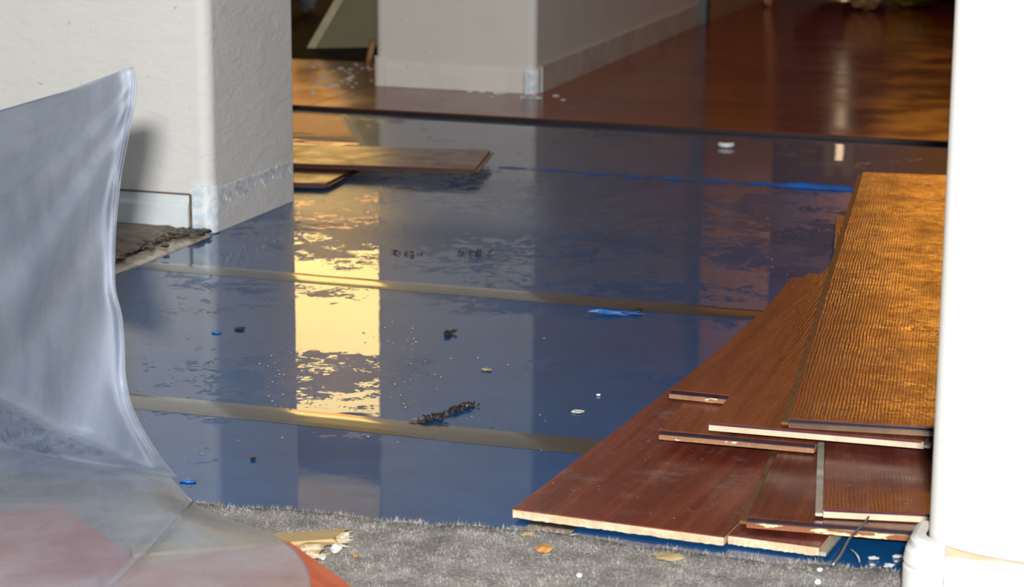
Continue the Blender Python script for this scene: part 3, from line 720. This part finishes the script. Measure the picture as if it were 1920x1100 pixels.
# dirty carpet in front of the stub wall, with the beige edging strip
V, Fc = [], []
xs = np.linspace(-3.6, XC - 0.035, 50); ys = np.linspace(YW0 - 0.001, 2.25, 50); rnd = random.Random(9)
for a_ in xs:
    for b_ in ys: V.append((a_, b_, 0.004 + 0.008 * min(1, (XC - 0.030 - a_) / 0.03) + rnd.uniform(0, 0.0025) + hfun(a_, b_) * 0.5))
for i in range(49):
    for j in range(49): Fc.append([i * 50 + j, i * 50 + j + 1, (i + 1) * 50 + j + 1, (i + 1) * 50 + j])
tag(from_py('stained_carpet', V, Fc, M['carpet_dark'], None, True), 'stained brown-grey carpet below the white skirting, behind the plastic sheet', 'carpet')
V = []; Fc = []; n = 60; rnd = random.Random(11)
for i in range(n + 1):
    yy = YW0 - 0.012 - i * (YW0 - 2.20) / n; j1 = rnd.uniform(-0.003, 0.003)
    for (xx, zz) in ((XC - 0.040 + j1, 0.0), (XC - 0.038 + j1, 0.004), (XC - 0.004, 0.0045), (XC + 0.003, 0.0018), (XC + 0.004, 0.0)): V.append((xx, yy, zz))
for i in range(n):
    for k in range(4): Fc.append([i * 5 + k, (i + 1) * 5 + k, (i + 1) * 5 + k + 1, i * 5 + k + 1])
tag(from_py('edging_strip', V, Fc, M['strip']), 'stained beige edging strip between the blue underlay and the stained carpet', 'strip')
bm = bmesh.new(); rnd = random.Random(21)
for i in range(420):
    yy = rnd.uniform(2.6, YW0 - 0.006); xx = XC - 0.040 + rnd.gauss(0, 0.012); s_ = rnd.uniform(0.002, 0.007)
    if rnd.random() < 0.25: yy = YW0 - rnd.uniform(0.004, 0.06); xx = XC - rnd.uniform(0.0, 0.05)
    g = bmesh.ops.create_icosphere(bm, subdivisions=1, radius=s_)
    for v in g['verts']: v.co = Vector((v.co.x * rnd.uniform(.7, 1.6) + xx, v.co.y * rnd.uniform(.7, 1.6) + yy, max(0.001, v.co.z * 0.6 + 0.009)))
tag(from_bm('dirt', bm, M['dirt']), 'dark brown dirt heaped along the beige strip to the plastered corner', 'dirt', kind='stuff')

# ------------------------------------------------------------------ plastic sheet
out = [(243, 126), (250, 160), (244, 205), (230, 265), (219, 325), (213, 390), (211, 450), (211, 510), (213, 548), (226, 592), (230, 650), (229, 705), (238, 760), (262, 812), (297, 866), (337, 912), (371, 948), (428, 972), (480, 990), (525, 1008), (560, 1036), (578, 1066), (584, 1100), (580, 1180)]
lefty = np.interp(np.linspace(0, 1, len(out)), [0, .12, .35, .6, .8, 1], [238, 300, 480, 760, 980, 1330])
V, Fc = [], []
def resamp(pts_, n):
    P = np.array(pts_, float); d = np.r_[0, np.cumsum(np.hypot(*np.diff(P, axis=0).T))]; t_ = np.linspace(0, d[-1], n)
    return np.stack([np.interp(t_, d, P[:, 0]), np.interp(t_, d, P[:, 1])], 1), t_ / d[-1]
NR, NC = 130, 90
R_, tt = resamp(out, NR)
# smooth the outline a little
for _ in range(2): R_[1:-1] = 0.25 * R_[:-2] + 0.5 * R_[1:-1] + 0.25 * R_[2:]
idx = np.interp(R_[:, 1], [p[1] for p in out], np.arange(len(out)))
tnorm = idx / (len(out) - 1)
LY = np.interp(tt, [0, .08, .3, .55, .75, 1], [233, 290, 470, 720, 930, 1330])
rnd = random.Random(2)
YH = 2.13                                   # plane in which the sheet hangs
for i in range(NR):
    u = tt[i]
    for j in range(NC):
        s_ = (j / (NC - 1)); px_ = R_[i, 0] + (-110 - R_[i, 0]) * s_
        bow = math.sin(s_ * PI) * (-10 if i < 3 else 0)
        py_ = R_[i, 1] + (LY[i] - R_[i, 1]) * s_ + bow * 0
        if i == 0: py_ = 126 + (243 - px_) * 0.328 + 6 * math.sin(s_ * PI)
        y_floor = G(px_, max(py_, 300), 0.0).y if py_ > 420 else 99
        zf = 0.022 if py_ > 955 else 0.010
        ze = float(np.interp(R_[i, 1], [960, 1020], [0.018, 0.046])); q_ = min(1, s_ * 5); q_ = q_ * q_ * (3 - 2 * q_); w_ = min(1, max(0, (py_ - 860) / 110)); w_ = w_ * w_ * (3 - 2 * w_)
        gp = G(px_, py_, ze + (0.048 - ze) * q_ * w_) if py_ > 420 else None
        # hanging part: folds radiate from the apex
        ang = math.atan2(py_ - 100, 300 - px_ + 1)
        rad = math.hypot(py_ - 100, 260 - px_)
        fold = 0.020 * math.sin(ang * 13 + 0.6) * min(1, rad / 300) + 0.012 * math.sin(ang * 29 + rad * 0.006) * min(1, rad / 250) + 0.010 * math.sin(px_ * 0.018 + py_ * 0.007)
        edge = 0.02 * math.exp(-(s_ / 0.035) ** 2)
        yl_ = 765 + max(px_, -110) * 0.49; yh = G(px_, yl_).y + fold * 0.55 + edge
        if gp is None: Y_ = yh
        else:
            k = 0.03; a_, b_ = yh, gp.y
            h_ = max(k - abs(a_ - b_), 0) / k; Y_ = min(a_, b_) - h_ * h_ * k * 0.25
        p = GY(px_, py_, Y_)
        if p.z < 0.018: p = G(px_, py_, 0.018)
        dl = ((px_ - 365) * 162 + (py_ - 938) * 165) / 231.0          # second crease
        if py_ > 940: p = CAM + (p - CAM) * (1 - 0.005 * math.exp(-(dl / 9) ** 2))
        V.append(p)
for i in range(NR - 1):
    for j in range(NC - 1): Fc.append([i * NC + j, i * NC + j + 1, (i + 1) * NC + j + 1, (i + 1) * NC + j])
nb_ = len(V); rowmap = {}
cut = [i for i in range(NR) if R_[i, 1] < 900]           # the upper part is folded: further layers just behind
for lay in (1, 2):
  nb_ = len(V)
  for i in cut:
    for j in range(NC):
        p = V[i * NC + j]; s_ = j / (NC - 1)
        off = 0.004 * lay + (0.030 if lay == 1 else 0.052) * math.sin(min(1, s_ * 3) * PI / 2) * (0.5 + 0.5 * math.sin(i * 0.045 + j * 0.03))
        V.append(Vector((p.x + 0.25 * off * math.sin(i * 0.1), p.y + off, p.z)))
  for i in range(len(cut) - 1):
    for j in range(NC - 1):
        k = nb_ + i * NC + j; Fc.append([k, k + 1, k + NC + 1, k + NC])
ps = from_py('plastic_sheet', V, Fc, M['plastic'], None, True)
tag(ps, 'crumpled milky translucent plastic sheet standing up beside the plastered wall and spilling over the carpet', 'sheet')
PXV = []                                                  # pressed-in fold lines
for p in V[:NR * NC]:
    c_ = ROT.transposed() @ (p - CAM); PXV.append((960 - F_PX * c_.x / c_.z, 550 + F_PX * c_.y / c_.z))
PXV = np.array(PXV)
M['fold'] = m_simple('pressed_fold_line', (0.26, 0.29, 0.34), 0.5, (0.20, 0.23, 0.28), 30, coat=0.1)
for q0, q1, rr_ in (((362, 940), (196, 1112), 0.0010), ((130, 820), (360, 936), 0.0006), ((-40, 745), (130, 820), 0.0006)):
    pp = []
    for u in np.linspace(0, 1, 24):
        qx, qy = q0[0] + (q1[0] - q0[0]) * u, q0[1] + (q1[1] - q0[1]) * u
        d2 = (PXV[:, 0] - qx) ** 2 + (PXV[:, 1] - qy) ** 2; ii = np.argsort(d2)[:6]; ww = 1 / (d2[ii] + 4); ww /= ww.sum()
        pp.append(sum((V[int(k)] * float(w_) for k, w_ in zip(ii, ww)), Vector()))
    pp = [pp[0]] + [(pp[k - 1] + pp[k] * 2 + pp[k + 1]) / 4 for k in range(1, 23)] + [pp[-1]]
    tube('fold_line', pp, rr_, M['fold'], ps, 5)
so = ps.modifiers.new('thickness', 'SOLIDIFY'); so.thickness = 0.0006; so.offset = 0

# ------------------------------------------------------------------ small debris, one by one
def crumb(name, px, py, size, mat, label, cat, group=None, rz=0.0, seed=1, z=0.0, jit=0.25):
    return tag(chunk(name, G(px, py, z), size, M[mat], rz, seed, 2, jit), label, cat, group)
# white clip: a short half-open ring
a = G(1360, 277, 0.0); V = []
pts_ = [a + Vector((0.013 * math.cos(t_), 0.012 * math.sin(t_) + 0.008, 0.006)) for t_ in np.linspace(PI * 1.02, PI * 2.02, 14)]
tag(tube('pipe_clip', pts_, 0.0052, M['white'], None, 10), 'small white curved plastic clip on the blue underlay near the laid floor', 'clip')
def splinters(name, px0, py0, px1, py1, n, mat, label, cat, spread=0.008, seed=1, ln=(0.01, 0.04), z=0.0):
    rnd = random.Random(seed); bm = bmesh.new(); a = G(px0, py0, z); b = G(px1, py1, z)
    for i in range(n):
        c0 = a.lerp(b, rnd.random()) + Vector((rnd.gauss(0, spread), rnd.gauss(0, spread), 0)); L_ = rnd.uniform(*ln)
        an = math.atan2(b.y - a.y, b.x - a.x) + rnd.gauss(0, 0.35); dx, dy_ = math.cos(an) * L_ / 2, math.sin(an) * L_ / 2; wd = rnd.uniform(0.0008, 0.0025); hh = rnd.uniform(0.001, 0.004); zz = rnd.uniform(0.0008, 0.004)
        nx_, ny_ = -math.sin(an) * wd, math.cos(an) * wd
        q = [bm.verts.new(p) for p in ((c0.x - dx, c0.y - dy_, z + zz), (c0.x + nx_, c0.y + ny_, z + zz), (c0.x + dx, c0.y + dy_, z + zz + rnd.uniform(0, 0.003)), (c0.x - nx_, c0.y - ny_, z + zz), (c0.x, c0.y, z + zz + hh), (c0.x, c0.y, z + max(0.0004, zz - 0.001)))]
        for f in ((0, 1, 4), (1, 2, 4), (2, 3, 4), (3, 0, 4), (1, 0, 5), (2, 1, 5), (3, 2, 5), (0, 3, 5)): bm.faces.new([q[k] for k in f])
    return tag(from_bm(name, bm, M[mat]), label, cat)
splinters('bark_clump', 782, 793, 832, 782, 70, 'chip_brown', 'dark brown clump of splinters beside the closer grey tape', 'debris', 0.0045, 3, (0.004, 0.014))
splinters('bark_sliver', 835, 778, 886, 760, 60, 'chip_brown', 'thin trail of brown splinters leading away from the dark clump', 'debris', 0.0025, 4, (0.004, 0.012))
splinters('bark_crumb', 836, 630, 852, 624, 30, 'chip_brown', 'small dark brown crumb pile midway between the two tapes', 'debris', 0.004, 5, (0.004, 0.010))
splinters('bark_smear', 862, 477, 932, 475, 18, 'chip_brown', 'faint brown smear of splinters beyond the farther tape, before the middle wall reflection', 'debris', 0.004, 6, (0.004, 0.012))
splinters('bark_smear', 733, 474, 798, 478, 14, 'chip_brown', 'faint brown smear of splinters beside the glowing window reflection', 'debris', 0.004, 7, (0.004, 0.012))
splinters('torn_foam', 1118, 588, 1196, 591, 14, 'chip_blue', 'torn bright blue foam shred on the farther grey tape', 'foam shred', 0.003, 8, (0.02, 0.05), 0.001)
crumb('bark_bit', 1196, 585, (0.014, 0.012, 0.006), 'chip_brown', 'tiny dark bit at the end of the torn blue shred', 'debris', None, 0.3, 9, 0.001)
crumb('paint_flake', 1083, 773, (0.016, 0.014, 0.003), 'chip_white', 'white paint flake on the underlay between the closer tape and the long plank', 'flake', None, 0.2, 10)
crumb('paint_flake', 1122, 742, (0.006, 0.005, 0.003), 'chip_white', 'tiny pale flake close to the long edge of the lowest plank', 'flake', None, 0.2, 11)
crumb('wood_bit', 912, 695, (0.014, 0.010, 0.004), 'chip_tan', 'small tan bit on the underlay between the two tapes', 'debris', None, 0.1, 12)
crumb('bark_bit', 449, 618, (0.016, 0.012, 0.004), 'chip_brown', 'small dark bit between the stub wall reflection and the window reflection', 'debris', None, 0.1, 13)
crumb('foam_bit', 406, 624, (0.015, 0.012, 0.003), 'chip_blue', 'small bright blue foam bit in front of the stub wall', 'foam shred', None, 0.1, 14)
crumb('wood_bit', 475, 862, (0.007, 0.007, 0.003), 'chip_brown', 'tiny reddish crumb on the blue underlay near the carpet edge', 'debris', None, 0.1, 15)
crumb('foam_bit', 352, 903, (0.020, 0.012, 0.003), 'chip_blue', 'small blue foam bit beside the plastic sheet edge', 'foam shred', None, 0.1, 16)
crumb('wood_chip', 1018, 1034, (0.017, 0.016, 0.007), 'chip_orange', 'small orange wood chip on the grey carpet', 'chip', None, 0.2, 17, 0.012)
crumb('wood_chip', 1252, 1048, (0.030, 0.018, 0.006), 'chip_tan', 'flat beige wood chip on the carpet in front of the plank pile', 'chip', None, 0.2, 18, 0.012)
crumb('paint_flake', 1086, 1083, (0.006, 0.006, 0.005), 'white', 'bright white crumb alone on the carpet below the orange chip', 'flake', None, 0.0, 19, 0.012)
crumb('paint_flake', 1533, 1096, (0.006, 0.006, 0.005), 'white', 'bright white crumb on the carpet close to the white skirting', 'flake', None, 0.0, 20, 0.012)
crumb('paint_flake', 1537, 1072, (0.005, 0.005, 0.004), 'white', 'white crumb at the carpet edge below the grey wire', 'flake', None, 0.5, 22, 0.012)
crumb('wood_chip', 666, 1045, (0.005, 0.007, 0.004), 'chip_orange', 'tiny orange crumb beside the broken pine board', 'chip', None, 0.5, 23, 0.012)
crumb('wood_chip', 990, 1004, (0.014, 0.010, 0.004), 'chip_tan', 'small tan crumb at the carpet edge by the dark tape remnant', 'chip', None, 0.5, 24, 0.010)
for i, (px_, py_, s_) in enumerate(((1638, 1049, .010), (1683, 1045, .010), (1667, 1063, .011), (1636, 1060, .006), (1680, 1053, .004))):
    crumb('paint_flake', px_, py_, (s_, s_ * .7, s_ * .35), 'fibre', 'pale paint flake on the small patch of blue underlay beside the white skirting', 'flake', 'flakes on the blue patch', 0.2, 30 + i)
# wires and fibres
w0, w1 = G(1560, 1060, 0.014), G(1628, 968, 0.046)
pts_ = []
for k in range(14):
    u = k / 13; p = w0.lerp(w1, u); p += Vector((0.0012 * math.sin(u * 9), 0, 0.0015 * math.sin(u * PI))); pts_.append(p)
tag(tube('wire', pts_, 0.0016, M['wire'], None, 7, 0.6), 'stiff grey wire slanting from the carpet edge up onto the plank pile', 'wire')
pts_ = [G(1594 + 18 * math.sin(u * 1.5), 1029 + 26 * u - 3 * math.sin(u * PI), 0.003 + 0.008 * math.sin(u * PI)) for u in np.linspace(0, 1, 10)]
tag(tube('fibre_curl', pts_, 0.0008, M['fibre'], None, 5), 'pale curled fibre on the blue underlay beside the grey wire', 'fibre')
pts_ = [G(1059 + 34 * u, 1008 - 7 * math.sin(u * PI * 0.8), 0.004 + 0.014 * math.sin(u * PI)) for u in np.linspace(0, 1, 12)]
tag(tube('fibre_loop', pts_, 0.0006, M['fibre'], None, 5), 'thin looping fibre at the carpet edge under the cream plank end', 'fibre')
# water: lying drops
bm = bmesh.new(); rnd = random.Random(31)
def drop(p, r):
    g = bmesh.ops.create_icosphere(bm, subdivisions=1, radius=r)
    for v in g['verts']: v.co = Vector((v.co.x * rnd.uniform(.8, 1.3) + p.x, v.co.y + p.y, max(-0.0001, v.co.z * 0.45) + p.z))
zones = [((680, 760), (350, 520), 40), ((680, 800), (600, 690), 35), ((500, 560), (640, 800), 60), ((690, 780), (700, 830), 40), ((740, 1050), (560, 860), 30), ((1380, 1560), (280, 560), 40), ((230, 540), (540, 920), 30)]
for (xa, xb2), (ya, yb), n in zones:
    for i in range(n):
        drop(G(rnd.uniform(xa, xb2), rnd.uniform(ya, yb), 0.0004), rnd.choice([0.0008, 0.0010, 0.0014, 0.0022]))
tag(from_bm('water_drops', bm, M['drop'], None, True), 'scattered clear water drops lying on the wet blue underlay', 'water', kind='stuff')
# pale plaster crumbs strewn on the laid floor by the middle wall
bm = bmesh.new(); rnd = random.Random(41)
for i in range(70):
    px_, py_ = rnd.choice([(650, 135), (690, 128), (600, 148), (620, 162), (660, 150), (1000, 178), (930, 172)]); p = G(px_ + rnd.gauss(0, 22), py_ + rnd.gauss(0, 4), 0.0095)
    if p.y > Y2 - 0.012 and p.x > X2L: p.y = Y2 - 0.02
    if p.y > yl: continue
    g = bmesh.ops.create_icosphere(bm, subdivisions=1, radius=rnd.uniform(0.002, 0.008))
    for v in g['verts']: v.co = Vector((v.co.x * 1.5 + p.x, v.co.y + p.y, max(0.0, v.co.z * 0.5) + p.z))
tag(from_bm('plaster_crumbs', bm, M['residue']), 'pale plaster crumbs strewn on the laid floor beside the middle wall', 'rubble', kind='stuff')

# ------------------------------------------------------------------ far room behind the stub wall
zb = 0.0
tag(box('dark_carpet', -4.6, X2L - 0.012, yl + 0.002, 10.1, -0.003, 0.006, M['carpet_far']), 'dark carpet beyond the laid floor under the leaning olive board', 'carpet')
# leaning olive board: bottom edge touches the floor, light cut edge faces the camera
b0 = G(585, 90, 0.006)
e1 = GY(648, -20, b0.y - 0.02)
b1 = G(706, 55, 0.006); b1 = Vector((b0.x + 0.62, b0.y + 0.34, 0.006))
up = e1 - b0; up = up * (0.42 / up.z)
th = Vector((-0.020, -0.004, 0))
def hexa(name, P, mat, parent): return from_py(name, P, [[0, 3, 2, 1], [4, 5, 6, 7], [0, 1, 5, 4], [1, 2, 6, 5], [2, 3, 7, 6], [3, 0, 4, 7]], mat, parent)
br = empty('leaning_board', b0); tag(br, 'olive-green board with a cream cut edge leaning in the dark gap between the walls', 'board')
dd = (b1 - b0); dd = dd * ((X2L - 0.03 - b0.x - up.x) / dd.x)
hexa('board_face', [Vector((0.012, 0, 0)), dd, dd + Vector((0, .03, 0)), Vector((0.012, .03, 0)), up + Vector((0.012, 0, 0)), dd + up, dd + up + Vector((0, .03, 0)), up + Vector((0.012, .03, 0))], M['board_olive'], br)
hexa('cut_edge', [Vector((-0.014, -.004, 0)), Vector((0.012, -.004, 0)), Vector((0.012, .03, 0)), Vector((-0.014, .03, 0)), up + Vector((-0.014, -.004, 0)), up + Vector((0.012, -.004, 0)), up + Vector((0.012, .03, 0)), up + Vector((-0.014, .03, 0))], M['board_edge'], br)
s0 = G(690, 121, 0.0095); s1 = GY(700, 76, s0.y)
tag(tube('wooden_stake', [s0, s0.lerp(s1, 0.5), s1], 0.011, M['stake'], None, 5, 0.8), 'short tan wooden stake upright beside the middle wall end', 'stake')
cb = empty('low_chest', (-3.75, 7.6, 0.006)); tag(cb, 'very dark low wooden chest at the back of the gap between the walls', 'chest')
box('carcass', -0.55, 0.45, 0.0, 0.5, 0.0, 0.20, M['dark_wood'], cb, 0.006)
box('plinth', -0.53, 0.43, -0.006, 0.0, 0.0, 0.03, M['black'], cb, 0.002)
for i in range(2): 
    dr = box('drawer', -0.52 + i * 0.49, -0.05 + i * 0.47, -0.018, -0.001, 0.04, 0.19, M['dark_wood'], cb, 0.004)
    h_ = box('handle', 0, 0.02, -0.015, 0, 0, 0.05, M['wire'], dr, 0.003); h_.location = (-0.12 + i * 0.1, -0.018, 0.09)
cl = GY(612, 12, 6.9); o = chunk('cloth_bundle', (cl.x, 6.75, 0.006), (0.10, 0.08, 0.24), M['bluegrey'], 0, 51, 3, 0.08)
tag(o, 'blue-grey cloth bundle behind the leaning olive board', 'cloth')

# ------------------------------------------------------------------ low things at the far end of the laid floor
def blob(name, px, py, size, mat, label, cat, seed, jit=0.10, sub=3):
    p = G(px, py, 0.0095); return tag(chunk(name, p, size, M[mat], 0, seed, sub, jit), label, cat)
f0 = G(1440, 12, 0.0095)
ft = empty('chair_foot', f0); tag(ft, 'tan turned furniture foot standing at the far end of the laid floor', 'furniture')
tube('foot', [Vector((0, 0, 0)), Vector((0, 0, .02)), Vector((0.004, 0, .05)), Vector((0.012, 0, .12)), Vector((0.02, 0, .3))], 0.017, M['tan_cloth'], ft, 8, 1.3)
box('rail', -0.3, 0.3, -0.01, 0.03, 0.28, 0.34, M['dark_wood'], ft, 0.004)
bb = G(1590, 12, 0.0095)
bag = chunk('black_bag', (bb.x - 0.02, bb.y + 0.22, 0.0095), (0.42, 0.18, 0.26), M['black'], -0.1, 61, 3, 0.07); tag(bag, 'black fabric bag lying at the far end of the laid floor', 'bag')
blob('tan_bundle', 1622, 20, (0.14, 0.13, 0.13), 'tan_cloth', 'crumpled tan cloth bundle in front of the black bag', 'cloth', 62, 0.16)
fl_ = empty('flowered_cushion', G(1705, 14, 0.0095)); tag(fl_, 'yellow-green flowered cushion beside the tan cloth bundle', 'cushion')
o = chunk('cushion_body', (0, 0, 0), (0.26, 0.16, 0.16), M['floral'], 0.1, 63, 3, 0.07); o.parent = fl_
o = chunk('flower_patch', (-0.02, -0.07, 0.06), (0.06, 0.02, 0.05), M['floral_red'], 0.1, 64, 2, 0.15); o.parent = fl_
cr_ = G(1765, 8, 0.0095); o = box('dark_crate', cr_.x - 0.16, cr_.x + 0.5, cr_.y + 0.1, cr_.y + 0.5, 0.0095, 0.4, M['black'], None, 0.02); tag(o, 'dark box at the far end between the cushion and the white wall end', 'box')
